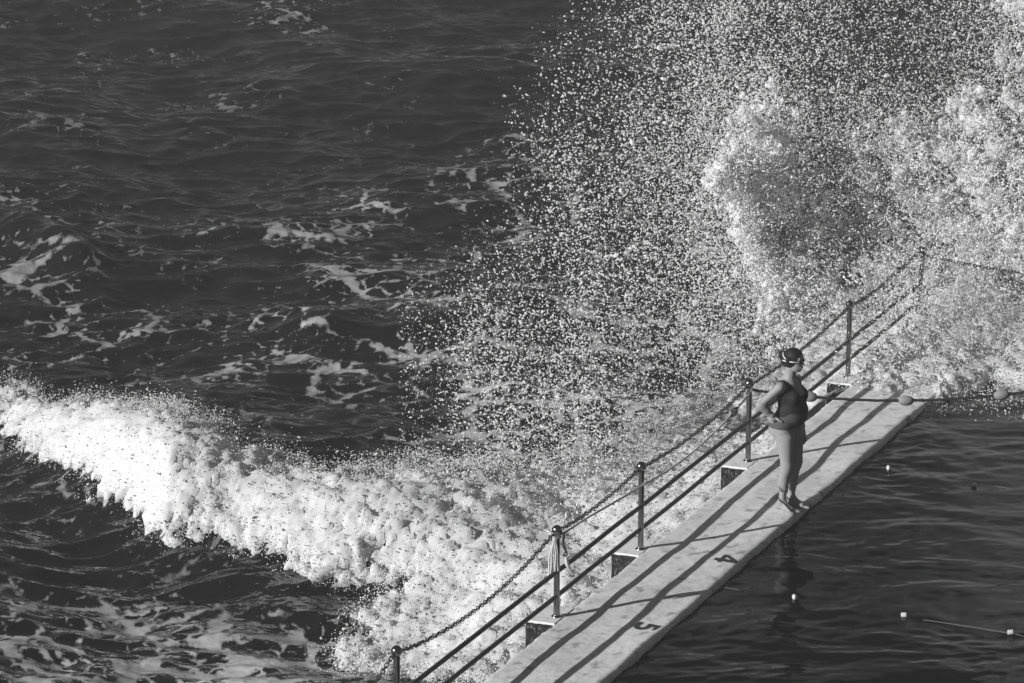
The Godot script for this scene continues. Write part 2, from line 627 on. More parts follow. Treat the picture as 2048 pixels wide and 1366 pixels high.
func deck() -> void:
	var o := add("walkway", slab(-14.0, 11.9, -WIDE, 0.0, 0.03, 1.8), m["concrete"])
	tag(o, "", "", "", "structure")
	var n := 0
	for q in POSTS:
		var s0: float = q[0] - 0.20
		if n >= 3:
			s0 = q[0] - 0.25
		n += 1
		# the stub of wall that carries a post: concrete on top, its near face black with weed
		var v := PackedVector3Array()
		var idx := PackedInt32Array()
		var top := -0.012
		var ring := [Vector2(s0, -1.19 - 0.004 * n), Vector2(s0 + 0.02, -0.93), Vector2(s0 + 0.46, -0.93), Vector2(s0 + 0.44, -1.2)]
		for h in [-1.7, top - 0.02, top]:
			for k in 4:
				var c: Vector2 = ring[k]
				var inset := 0.012 if h == top else 0.0
				var mid := Vector2(s0 + 0.23, -1.06)
				c = c + (mid - c).normalized() * inset
				v.append(dk(c.x, c.y, h))
		for l in 2:
			for k in 4:
				var a := l * 4 + k
				var b := l * 4 + (k + 1) % 4
				idx.append_array(PackedInt32Array([a, a + 4, b, b, a + 4, b + 4]))
		idx.append_array(PackedInt32Array([8, 11, 9, 9, 11, 10]))
		var st := SurfaceTool.new()
		st.begin(Mesh.PRIMITIVE_TRIANGLES)
		st.set_smooth_group(-1)
		for k in idx:
			st.add_vertex(v[k])
		st.generate_normals()
		var b := add("post_footing", st.commit(), m["concrete"], o)
		# ragged skin of weed on the near face
		var wv := PackedVector3Array()
		for j in 16:
			for i in 9:
				var t := i / 8.0
				var w := lerpf(-1.198, -0.945, t)
				var h := lerpf(top - 0.012 - 0.012 * absf(nc.get_noise_2d(w * 30.0, s0)), -1.2, pow(j / 15.0, 1.3))
				var out := 0.008 + 0.012 * nc.get_noise_2d(w * 24.0 + n, h * 24.0)
				wv.append(dk(s0 + 0.02 * t - maxf(out, 0.003), w, h))
		add("weed_face", mesh_of(wv, grid_index(9, 16)), m["algae"], b)
	# the walkway turns the corner behind the last post
	var turn := PackedVector3Array()
	for j in 40:
		var s := 11.9 - 1.0 * j / 39.0
		for i in 120:
			var w := -0.02 + 12.0 * i / 119.0
			var y := deck_height(s, w) - 0.004
			if j == 39 or j == 0:
				y = -1.7
			turn.append(dk(s + (0.012 * nc.get_noise_2d(w * 3.0, 70.0) if j >= 38 else 0.0), w, y))
	var far := add("cross_walkway", mesh_of(turn, grid_index(120, 40)), m["concrete"])
	tag(far, "", "", "", "structure")
	number("5", 1.40, -0.30, o)
	number("4", 3.26, -0.275, o)


func number(text: String, s: float, w: float, parent: Node) -> void:
	var t := TextMesh.new()
	var f := SystemFont.new()
	f.font_names = PackedStringArray(["Droid Sans"])
	f.font_weight = 800
	t.font = f
	t.text = text
	t.font_size = 64
	t.pixel_size = 0.0047
	t.depth = 0.012
	t.horizontal_alignment = HORIZONTAL_ALIGNMENT_CENTER
	t.vertical_alignment = VERTICAL_ALIGNMENT_BOTTOM
	var o := add("painted_number", t, m["number_paint"], parent)
	var a := deg_to_rad(AZ)
	var right := Vector3(-sin(a), 0, cos(a))
	var up := Vector3(cos(a), 0, sin(a))
	o.transform = Transform3D(Basis(right * 1.25, up, Vector3.UP), dk(s, w - 0.05, deck_height(s, w + 0.1) - 0.001))


# ---------------------------------------------------------------- railing
func rail_point(k: float, h: float) -> Vector3:
	var i := clampi(int(floor(k)), 0, POSTS.size() - 2)
	var t := k - i
	return dk(lerpf(POSTS[i][0], POSTS[i + 1][0], t), lerpf(POSTS[i][1], POSTS[i + 1][1], t), h)


const POST_TOP := [0.80, 0.80, 0.80, 0.79, 0.79, 0.79]


func railing() -> void:
	var o := base("metal_railing", dk(POSTS[1][0], POSTS[1][1], 0))
	tag(o, "steel railing of ball topped posts and two pipes along the walkway's sea side", "railing")
	var zero := o.position
	var shaft := lathe(PackedVector2Array([Vector2(0.0, -0.02), Vector2(0.05, -0.02), Vector2(0.05, 0.004), Vector2(0.036, 0.012), Vector2(0.028, 0.02), Vector2(0.027, 0.4), Vector2(0.027, 0.775), Vector2(0.02, 0.785)]), 20)
	var ring := PackedVector2Array()
	for k in 15:
		var a := PI * k / 14.0
		ring.append(Vector2(0.047 * sin(a), -0.047 * cos(a)))
	var ball := lathe(ring, 24)
	for k in POSTS.size():
		var p := add("post", shaft, m["steel"], o)
		p.position = dk(POSTS[k][0], POSTS[k][1], -0.012) - zero
		if k == 5:
			p.rotation = Vector3(0.0, 0, -0.06)
		var b := add("ball_top", ball, m["steel"], p)
		b.position = Vector3(0, 0.815, 0)
		# small lug that carries the chain
		var lug := add("chain_eye", TorusMesh.new(), m["chain_iron"], p)
		lug.mesh.inner_radius = 0.009
		lug.mesh.outer_radius = 0.019
		lug.mesh.rings = 12
		lug.mesh.ring_segments = 6
		lug.rotation = Vector3(PI / 2, 0, 0)
		lug.position = Vector3(-0.02, 0.78, 0.028)
	for h in [0.185, 0.41]:
		var pts := PackedVector3Array()
		pts.append(dk(-8.0, -0.985, h) - zero)
		for k in 46:
			var u := k / 45.0 * 5.0
			var q := rail_point(u, h - (0.012 if u > 2.9 and h > 0.3 else 0.0) + 0.006 * na.get_noise_2d(u * 1.4, h * 9.0))
			pts.append(q - zero)
		add("rail_pipe", tube(pts, 0.0215, 12), m["paint"], o)
	# a run of chain between each pair of posts, every link a piece of its own
	var link := link_mesh()
	var where := ["slack chain dropping from the nearest post towards the lower left", "chain hanging between the rope hung post and the post nearest the camera", "short chain from the rope hung post to the next post up the walkway", "chain passing above the small buoy beside the swimmer", "chain running behind the swimmer's head", "spray soaked chain between the two farthest posts", "chain leading right from the farthest corner post"]
	var ends := [[dk(-5.0, -0.99, 0.7), hook(0)], [hook(0), hook(1)], [hook(1), hook(2)], [hook(2), hook(3)], [hook(3), hook(4)], [hook(4), hook(5)], [hook(5), dk(11.42, 1.95, 0.8)]]
	var sag := [0.3, 0.16, 0.05, 0.075, 0.06, 0.05, 0.1]
	for k in ends.size():
		var a: Vector3 = ends[k][0]
		var b: Vector3 = ends[k][1]
		var c := base("chain", a)
		tag(c, where[k], "chain", "chains strung between the railing posts")
		var n := int(a.distance_to(b) / 0.037)
		for i in n:
			var t := (i + 0.5) / n
			var y: float = -4.0 * sag[k] * t * (1.0 - t)
			var slope: float = -4.0 * sag[k] * (1.0 - 2.0 * t)
			var dir := (b - a + Vector3(0, slope, 0)).normalized()
			var side := dir.cross(Vector3.UP).normalized()
			var up := side.cross(dir)
			var roll := (PI / 4 if i % 2 else -PI / 4) + 0.25 * sin(i * 1.7)
			var l := add("link", link, m["chain_iron"], c)
			l.transform = Transform3D(Basis(dir, up.rotated(dir, roll), side.rotated(dir, roll)), (b - a) * t + Vector3(0, y, 0))


func hook(k: int) -> Vector3:
	return dk(POSTS[k][0] - 0.03, POSTS[k][1] - 0.01, POST_TOP[k] - 0.012)


func link_mesh() -> ArrayMesh:
	var pts := PackedVector3Array()
	for k in 13:
		var a := TAU * k / 12.0
		var q := Vector3(0.0155 * cos(a), 0.0155 * sin(a), 0)
		q.x += 0.0115 * signf(cos(a)) * minf(1.0, absf(cos(a)) * 4.0)
		pts.append(q)
	return tube(pts, 0.0052, 5)


# ---------------------------------------------------------------- white water
# outer limit of the churned water beside the wall, as distance from the walkway
const CHURN := [[1.2, -2.0], [1.57, -3.35], [2.87, -3.8], [4.4, -3.8], [6.0, -3.8], [7.2, -3.4], [8.5, -3.1], [10.0, -2.8], [11.0, -2.5], [12.5, -1.5]]
const TRAIL := [[-9.5, 0.5], [-6.0, 0.6], [-5.2, 0.9], [-4.4, 1.35], [-3.4, 1.8], [-2.9, 1.2], [-1.7, 1.25], [-0.9, 1.7], [0.5, 2.0]]


# x: how much foam, y: how thick and white it is
func foam_at(x: float, z: float) -> Vector2:
	var best := 0.0
	var thick := 0.0
	var d := toe_distance(x, z)
	var t := table(TRAIL, x)
	var q := to_sw(x, z)
	var lim := table(CHURN, q.x)
	var on_wave := x < 0.9 and x > -9.4 and d > -0.7 and d < t * 1.15 + 0.9
	var on_churn := q.x > 0.9 and q.x < 13.0 and q.y < -1.1 and q.y > lim - 0.8
	if not (on_wave or on_churn):
		return Vector2.ZERO
	var rag := 0.17 * nc.get_noise_2d(x * 1.5, z * 1.5) + 0.13 * nc.get_noise_2d(x * 5.0, z * 5.0)
	if on_wave:
		var a := smooth(-0.12, 0.14, d + rag * 1.5) * (1.0 - smooth(t * 0.7, t * 1.15, d + rag * 3.0)) * (1.0 - smooth(0.0, 0.9, x))
		best = a
		thick = a * (1.0 - 0.55 * smooth(0.5 * t, t, d))
	if on_churn:
		var a := smooth(-0.16, 0.2, q.y - lim + rag * 2.2) * smooth(1.4, 1.95, q.x + 0.32 * (q.y + 3.1) + rag * 2.0)
		var white := 1.0 - 0.22 * smooth(3.2, 6.2, q.x + 0.35 * (q.y + 2.0)) - 0.1 * smooth(-2.2, -1.6, q.y) - 0.35 * smooth(lim + 1.1, lim + 0.1, q.y) * smooth(3.0, 4.5, q.x)
		if a > best:
			best = a
		thick = maxf(thick, a * white)
	return Vector2(best, thick)


var skin := PackedVector3Array()
var skin_foam := PackedVector2Array()


func puff(p: Vector3) -> float:
	var a := 1.0 + cell_a.get_noise_3d(p.x * 2.6, p.y * 2.6, p.z * 2.6)
	var b := 1.0 + cell_b.get_noise_3d(p.x * 6.5 + 5.0, p.y * 6.5, p.z * 6.5)
	var c := 1.0 + cell_a.get_noise_3d(p.x * 15.0, p.y * 15.0, p.z * 15.0 + 9.0)
	var g := nc.get_noise_3d(p.x * 3.4, p.y * 3.4 + 30.0, p.z * 3.4)
	var e := nc.get_noise_3d(p.x * 13.0 + 8.0, p.y * 13.0, p.z * 13.0)
	return 0.2 * (0.8 - a * a) + 0.13 * (0.8 - b * b) + 0.09 * (0.8 - c * c) + 0.5 * g + 0.3 * e


# a skin of foam over a water surface, pushed out along its normal into rounded clumps
func foam_sheet(x0: float, x1: float, z0: float, z1: float, step: float, field: Callable, ground: Callable, lift: Callable) -> ArrayMesh:
	var nu := int((x1 - x0) / step)
	var nv := int((z1 - z0) / step)
	var id := PackedInt32Array()
	id.resize(nu * nv)
	id.fill(-1)
	var v := PackedVector3Array()
	var fs := PackedVector2Array()
	for j in nv:
		var z := z0 + step * j
		for i in nu:
			var x := x0 + step * i
			var f: Vector2 = field.call(x, z)
			if f.x < 0.03:
				continue
			var g: float = ground.call(x, z)
			id[j * nu + i] = v.size()
			v.append(Vector3(x, g - 0.05 + 0.09 * f.x, z))
			fs.append(f)
	var idx := PackedInt32Array()
	for j in nv - 1:
		for i in nu - 1:
			var a := id[j * nu + i]
			var b := id[j * nu + i + 1]
			var c := id[(j + 1) * nu + i]
			var d := id[(j + 1) * nu + i + 1]
			if a >= 0 and b >= 0 and c >= 0:
				idx.append_array(PackedInt32Array([a, b, c]))
			if b >= 0 and d >= 0 and c >= 0:
				idx.append_array(PackedInt32Array([b, d, c]))
	var n := PackedVector3Array()
	n.resize(v.size())
	for k in range(0, idx.size(), 3):
		var f := (v[idx[k + 2]] - v[idx[k]]).cross(v[idx[k + 1]] - v[idx[k]])
		n[idx[k]] += f
		n[idx[k + 1]] += f
		n[idx[k + 2]] += f
	# wave crest and slope as a whole, before the clumps
	var whole := PackedVector3Array()
	whole.resize(v.size())
	for k in v.size():
		whole[k] = n[k].normalized()
	var col := PackedColorArray()
	col.resize(v.size())
	for k in v.size():
		var p := v[k]
		var f := fs[k]
		var way := (n[k].normalized() + Vector3(0, 0.35, 0)).normalized()
		var swirl := Vector3(nb.get_noise_3d(p.x * 3.0, p.y * 3.0, p.z * 3.0), 0.0, nb.get_noise_3d(p.x * 3.0 + 40.0, p.y * 3.0, p.z * 3.0))
		var up: float = lift.call(p.x, p.z, f)
		var u := puff(p + swirl * 0.16)
		v[k] = p + way * (f.x * up * u) + swirl * 0.06 * f.y
		# thin foam lets the dark water through
		var grain := 0.5 + 0.5 * nc.get_noise_3d(p.x * 4.0 + 20.0, p.y * 4.0, p.z * 4.0)
		var fine := 0.5 + 0.5 * nd.get_noise_3d(p.x * 17.0, p.y * 17.0, p.z * 17.0)
		var w := clampf(f.y * 1.1 + (grain - 0.5) * 0.9 * (1.25 - f.y) + (fine - 0.5) * 0.45 * (1.25 - f.y), 0.0, 1.0)
		var c := 0.09 + 0.64 * smooth(0.05, 0.85, w)
		col[k] = Color(c, c, c)
	skin = v
	skin_foam = fs
	# light wanders inside foam, so its shading follows the clumps only softly
	n.fill(Vector3.ZERO)
	for k in range(0, idx.size(), 3):
		var f := (v[idx[k + 2]] - v[idx[k]]).cross(v[idx[k + 1]] - v[idx[k]])
		n[idx[k]] += f
		n[idx[k + 1]] += f
		n[idx[k + 2]] += f
	for k in n.size():
		n[k] = (n[k].normalized() * 0.45 + whole[k] * 0.55).normalized()
	return mesh_of(v, idx, PackedVector2Array(), col, n)


func white_water() -> void:
	var me := foam_sheet(-9.3, 5.8, -43.0, -29.6, 0.026, foam_at, sea_height, func(x, z, f): return 0.06 + 0.10 * f.y)
	var o := add("breaking_wave_foam", me, m["foam"])
	tag(o, "white foam of the wave breaking along the wall", "foam", "", "stuff")
	# flecks: a grain of tiny bubbles over the foam, and drops thrown off the front and the crest
	var shape := droplet_meshes()
	var per := [[], [], [], []]
	var nv := skin.size()
	for k in 260000:
		var at := rng.randi() % nv
		var f := skin_foam[at]
		var rim := 1.0 - absf(f.x - 0.5) * 2.0
		if rng.randf() > 0.2 + 0.8 * rim:
			continue
		var p := skin[at]
		var size := 0.0026 + 0.0052 * pow(rng.randf(), 2.6)
		p += Vector3(rng.randfn(0, 0.012), rng.randf_range(-0.004, 0.012), rng.randfn(0, 0.012))
		if rng.randf() < 0.1 + 0.3 * rim:
			p += Vector3(0, -log(maxf(rng.randf(), 1e-4)) * (0.03 + 0.05 * f.y), 0)
			if rng.randf() < 0.08:
				size *= 1.7
		if f.x < 0.5:
			p += Vector3(rng.randfn(0, 0.09), 0.03 + absf(rng.randfn(0, 0.05)), rng.randfn(0, 0.09))
		per[rng.randi() % 4].append([p, size])
	for k in 4:
		scatter("foam_flecks", shape[k], per[k], "small white flecks of water thrown off the breaking wave")


func scatter(called: String, me: Mesh, list: Array, label: String) -> void:
	var mm := MultiMesh.new()
	mm.transform_format = MultiMesh.TRANSFORM_3D
	mm.mesh = me
	mm.instance_count = list.size()
	for k in list.size():
		var s: float = list[k][1]
		var b := Basis.from_euler(Vector3(rng.randf() * TAU, rng.randf() * TAU, rng.randf() * TAU))
		b = b.scaled_local(Vector3(s * rng.randf_range(0.75, 1.5), s, s * rng.randf_range(0.7, 1.1)))
		mm.set_instance_transform(k, Transform3D(b, list[k][0]))
	var o := MultiMeshInstance3D.new()
	o.name = title(called)
	o.multimesh = mm
	o.material_override = m["droplet"]
	add_child(o, true)
	tag(o, label, "spray", "", "stuff")


func ball_points(rings: int, sides: int, shape: Callable, soft := false) -> ArrayMesh:
	var v := PackedVector3Array()
	var idx := PackedInt32Array()
	for i in rings + 1:
		var a := PI * i / rings
		for k in sides:
			var b := TAU * k / sides
			v.append(shape.call(Vector3(sin(a) * cos(b), cos(a), sin(a) * sin(b))))
	for i in rings:
		for k in sides:
			var a := i * sides + k
			var b := i * sides + (k + 1) % sides
			idx.append_array(PackedInt32Array([a, a + sides, b, b, a + sides, b + sides]))
	var t := idx.size() / 6 * 3
	if (v[idx[t + 2]] - v[idx[t]]).cross(v[idx[t + 1]] - v[idx[t]]).dot(v[idx[t]] + v[idx[t + 1]]) < 0.0:
		idx.reverse()
	if soft:
		var n := PackedVector3Array()
		for p in v:
			n.append(p.normalized())
		return mesh_of(v, idx, PackedVector2Array(), PackedColorArray(), n)
	return mesh_of(v, idx)


func droplet_meshes() -> Array:
	var plain := ball_points(6, 8, func(p): return p)
	var lumpy := ball_points(8, 10, func(p): return p * (1.0 + 0.45 * na.get_noise_3d(p.x * 1.4, p.y * 1.4, p.z * 1.4)))
	var tear := ball_points(8, 8, func(p): return Vector3(p.x * (0.75 + 0.35 * p.y), p.y * 1.7, p.z * (0.75 + 0.35 * p.y)))
	var rough := ball_points(10, 12, func(p): return p * (1.0 + 0.75 * na.get_noise_3d(p.x * 2.4 + 9.0, p.y * 2.4, p.z * 2.4)) * Vector3(1.2, 1.0, 0.7))
	return [plain, lumpy, tear, rough]


# ragged lumps of white water
func lump_meshes() -> Array:
	var out := []
	for k in 3:
		var o := 13.0 * k
		out.append(ball_points(22, 28, func(p): return p * (1.0 + 0.7 * na.get_noise_3d(p.x * 1.1 + o, p.y * 1.1, p.z * 1.1) + 0.5 * nc.get_noise_3d(p.x * 2.6 + o, p.y * 2.6, p.z * 2.6)), true))
	return out


# curled threads and torn rags of water
func strand_meshes() -> Array:
	var out := []
	for sd in 6:
		var g := RandomNumberGenerator.new()
		g.seed = 900 + sd
		var pts := PackedVector3Array()
		var rad := []
		var p := Vector3.ZERO
		var dir := Vector3(g.randfn(), g.randfn(), g.randfn()).normalized()
		for k in 14:
			pts.append(p)
			rad.append(0.10 + 0.34 * absf(g.randfn(0, 0.5)) * (0.4 + sin(PI * k / 13.0)))
			dir = (dir + Vector3(g.randfn(), g.randfn(), g.randfn()) * 0.42).normalized()
			p += dir * 0.32
		var mid := (pts[0] + pts[13]) / 2.0
		for k in 14:
			pts[k] -= mid
		var soft := []
		for k in 14:
			soft.append((rad[maxi(k - 1, 0)] + 2.0 * rad[k] + rad[mini(k + 1, 13)]) / 4.0)
		out.append(tube(pts, soft, 7))
	return out


# ---------------------------------------------------------------- the burst of spray
# share of the view that droplets fill, for each 0.35 m of the burst; left to right, from 4.3 m up down to the sea
const BURST := [
	"0000012434333222346",
	"0000112433233222346",
	"0000122333432222346",
	"0001223445664444567",
	"0001334446775556677",
	"0001344446875667787",
	"0001344444875578888",
	"0012344444887678888",
	"0122344444599888776",
	"1343344444479998766",
	"1454455444469999866",
	"1454555433446899988",
	"1355665333410000000",
	"1345664210000000000",
	"2555653100000000000",
	"2432100000000000000"]


# the sheet of water thrown up: how it stands over the sea (x, z), and for each 0.6 m of x the column of the table, the row height and the top
const SHEET_Z := [[-1.6, -37.2], [-0.2, -36.4], [0.8, -36.2], [2.0, -39.0], [3.0, -41.3], [4.2, -41.2], [4.9, -41.0], [6.0, -39.6], [7.5, -39.4]]
const SHEET := [[-1.6, -1.65, 0.357, 4.08], [-1.0, 0.07, 0.353, 4.15], [-0.4, 1.82, 0.350, 4.22], [0.2, 3.59, 0.348, 4.26], [0.8, 5.38, 0.347, 4.29], [1.4, 7.03, 0.360, 4.00], [2.0, 8.57, 0.374, 3.71], [2.6, 10.01, 0.387, 3.43], [3.2, 11.46, 0.395, 3.26], [3.8, 13.11, 0.393, 3.31], [4.4, 14.78, 0.390, 3.37], [5.0, 16.51, 0.386, 3.46], [5.6, 18.27, 0.382, 3.54], [6.2, 20.02, 0.379, 3.60], [6.8, 21.71, 0.378, 3.61], [7.4, 23.39, 0.378, 3.63]]


func burst_at(x: float, y: float) -> float:
	var k := clampf((x + 1.6) / 0.6, 0.0, SHEET.size() - 1.001)
	var i0 := int(k)
	var c := lerpf(SHEET[i0][1], SHEET[i0 + 1][1], k - i0)
	var r := (lerpf(SHEET[i0][3], SHEET[i0 + 1][3], k - i0) - y) / lerpf(SHEET[i0][2], SHEET[i0 + 1][2], k - i0)
	c = c - 0.5
	r = r - 0.5
	if c < -1.0 or r > 16.0:
		return 0.0
	c = clampf(c, 0.0, 17.999)
	r = clampf(r, 0.0, 14.999)
	var i := int(c)
	var j := int(r)
	var f := func(jj: int, ii: int) -> float: return float(BURST[jj].unicode_at(ii) - 48)
	return lerpf(lerpf(f.call(j, i), f.call(j, i + 1), c - i), lerpf(f.call(j + 1, i), f.call(j + 1, i + 1), c - i), r - j) / 10.0


func spray() -> void:
	var drops := droplet_meshes()
	var rags := strand_meshes()
	var per := [[], [], [], []]
	var rag := [[], [], [], [], [], []]
	var mass := [[], [], []]
	var tex := noise(FastNoiseLite.TYPE_SIMPLEX_SMOOTH, 311, 4)
	var rid := noise(FastNoiseLite.TYPE_SIMPLEX_SMOOTH, 317, 3)
	var step := 0.1
	var y := -1.2
	while y < 5.6:
		var x := -1.4
		while x < 7.4:
			var c := burst_at(x + step / 2, y + step / 2)
			if c > 0.01:
				var n := tex.get_noise_2d(x * 1.7, y * 1.7)
				var r := 1.0 - absf(rid.get_noise_2d(x * 1.3 + y * 0.5, y * 1.3)) * 2.4
				var thinner := 0.66 + 0.34 * smooth(1.3, 2.4, x)
				c = clampf(c * thinner * (1.0 + 0.75 * n + 0.35 * r * c), 0.0, 0.975)
				var want := -log(1.0 - c) * step * step
				var fine := smooth(2.0, 4.0, x)
				# torn masses of white water where the burst is thickest
				var lumps := smooth(0.5, 0.9, c) * 2.2 + 3.5 * smooth(0.75, 0.95, c)
				while rng.randf() < lumps:
					lumps -= 1.0
					var s := 0.02 + (0.04 + 0.07 * smooth(0.7, 0.95, c)) * pow(rng.randf(), 2.0)
					var at := Vector3(x + rng.randf() * step, y + rng.randf() * step, 0)
					at.z = table(SHEET_Z, at.x) + minf(rng.randfn(-0.2, 0.3), 0.45)
					mass[rng.randi() % 3].append([at, s])
				while want > 0.0:
					var size := (0.0031 + 0.0105 * pow(rng.randf(), 3.4)) * (0.9 + 0.02 * fine)
					var kind := rng.randi() % 4
					var big := rng.randf()
					if c > 0.7 and rng.randf() < 0.1:
						size *= 1.9
						kind = 1 + 2 * (rng.randi() % 2)
					if big < 0.005:
						size *= 2.0
						kind = 3
					var px := x + rng.randf() * step
					var py := y + rng.randf() * step
					var depth := rng.randfn(0.0, 0.75)
					var pz := table(SHEET_Z, px) + depth * (0.8 + 0.3 * fine) + 0.9 * smooth(0.2, -1.0, py) * (1.0 - fine)
					if big > 0.985 - 0.04 * c:
						var s := rng.randf_range(0.008, 0.024) * (0.6 + c)
						rag[rng.randi() % 6].append([Vector3(px, py, pz), s])
						want -= 1.9 * s * s
						continue
					per[kind].append([Vector3(px, py, pz), size])
					want -= PI * size * size * 1.05
			x += step
		y += step
	# drops falling on the near side of the farthest rails
	for k in 3200:
		var s := 8.3 + 3.6 * sqrt(rng.randf())
		var p := dk(s, rng.randf_range(-1.25, -0.3), rng.randf_range(0.0, 1.5) * rng.randf_range(0.4, 1.0))
		per[rng.randi() % 4].append([p, 0.0045 + 0.009 * pow(rng.randf(), 2.2)])
	var total := 0
	for k in 4:
		total += per[k].size()
		scatter("spray_droplets", drops[k], per[k], "bright drops of spray flying above the sea and the far walkway")
	for k in 6:
		scatter("spray_threads", rags[k], rag[k], "torn threads of water in the burst of spray")
	var lump := lump_meshes()
	for k in 3:
		scatter("spray_mass", lump[k], mass[k], "thick white heart of the burst of spray")


# ---------------------------------------------------------------- water pouring over the far end of the walkway
func surge_at(x: float, z: float) -> Vector2:
	var q := to_sw(x, z)
	if q.x < 8.2 or q.x > 13.5 or q.y < -2.4 or q.y > 7.0:
		return Vector2.ZERO
	var rag := 0.35 * nc.get_noise_2d(x * 1.3 + 70.0, z * 1.3) + 0.22 * nc.get_noise_2d(x * 4.0, z * 4.0 + 70.0)
	var start := 8.85 + 0.1 * q.y + 0.5 * smooth(0.0, 0.4, q.y)
	var a := smooth(-0.25, 0.55, q.x - start + rag)
	return Vector2(a, clampf(a * (1.05 + 0.3 * rag), 0.0, 1.0))


func surge_floor(x: float, z: float) -> float:
	var q := to_sw(x, z)
	var y := deck_height(q.x, q.y)
	if q.y > 0.0 and q.x < 10.9:
		y = lerpf(y, POOL + 0.03, smooth(0.0, 0.25, q.y))
	if q.y < -0.95:
		y = lerpf(y, -0.5, smooth(-0.95, -1.7, q.y))
	return y


func deck_surge() -> void:
	var me := foam_sheet(2.2, 9.5, -41.5, -34.5, 0.03, surge_at, surge_floor, func(x, z, f): return 0.06 + 0.17 * f.y)
	var o := add("surge_foam", me, m["foam"])
	tag(o, "foaming water pouring over the far end of the walkway", "foam", "", "stuff")
	var per := [[], [], [], []]
	var made := 0
	var tries := 0
	while made < 14000 and tries < 200000:
		tries += 1
		var s := rng.randf_range(7.6, 12.0)
		var w := rng.randf_range(-1.2, 3.0)
		var p := dk(s, w, 0)
		var f := surge_at(p.x, p.z)
		var over_pool := w > 0.05 and s < 10.6
		var keep := f.x * 0.35 + 0.65 * (1.0 - absf(f.x - 0.5) * 2.0)
		if over_pool:
			keep = maxf(keep, 0.5 * smooth(8.0, 9.6, s - 0.1 * w))
		if rng.randf() > keep:
			continue
		var up := -log(maxf(rng.randf(), 1e-4)) * (0.05 + 0.08 * f.x) + f.x * 0.1
		var floor_y := surge_floor(p.x, p.z)
		per[rng.randi() % 4].append([Vector3(p.x, floor_y + up, p.z), 0.003 + 0.005 * pow(rng.randf(), 2.0)])
		made += 1
	var shape := droplet_meshes()
	for k in 4:
		scatter("surge_flecks", shape[k], per[k], "small flecks of water over the far end of the pool")


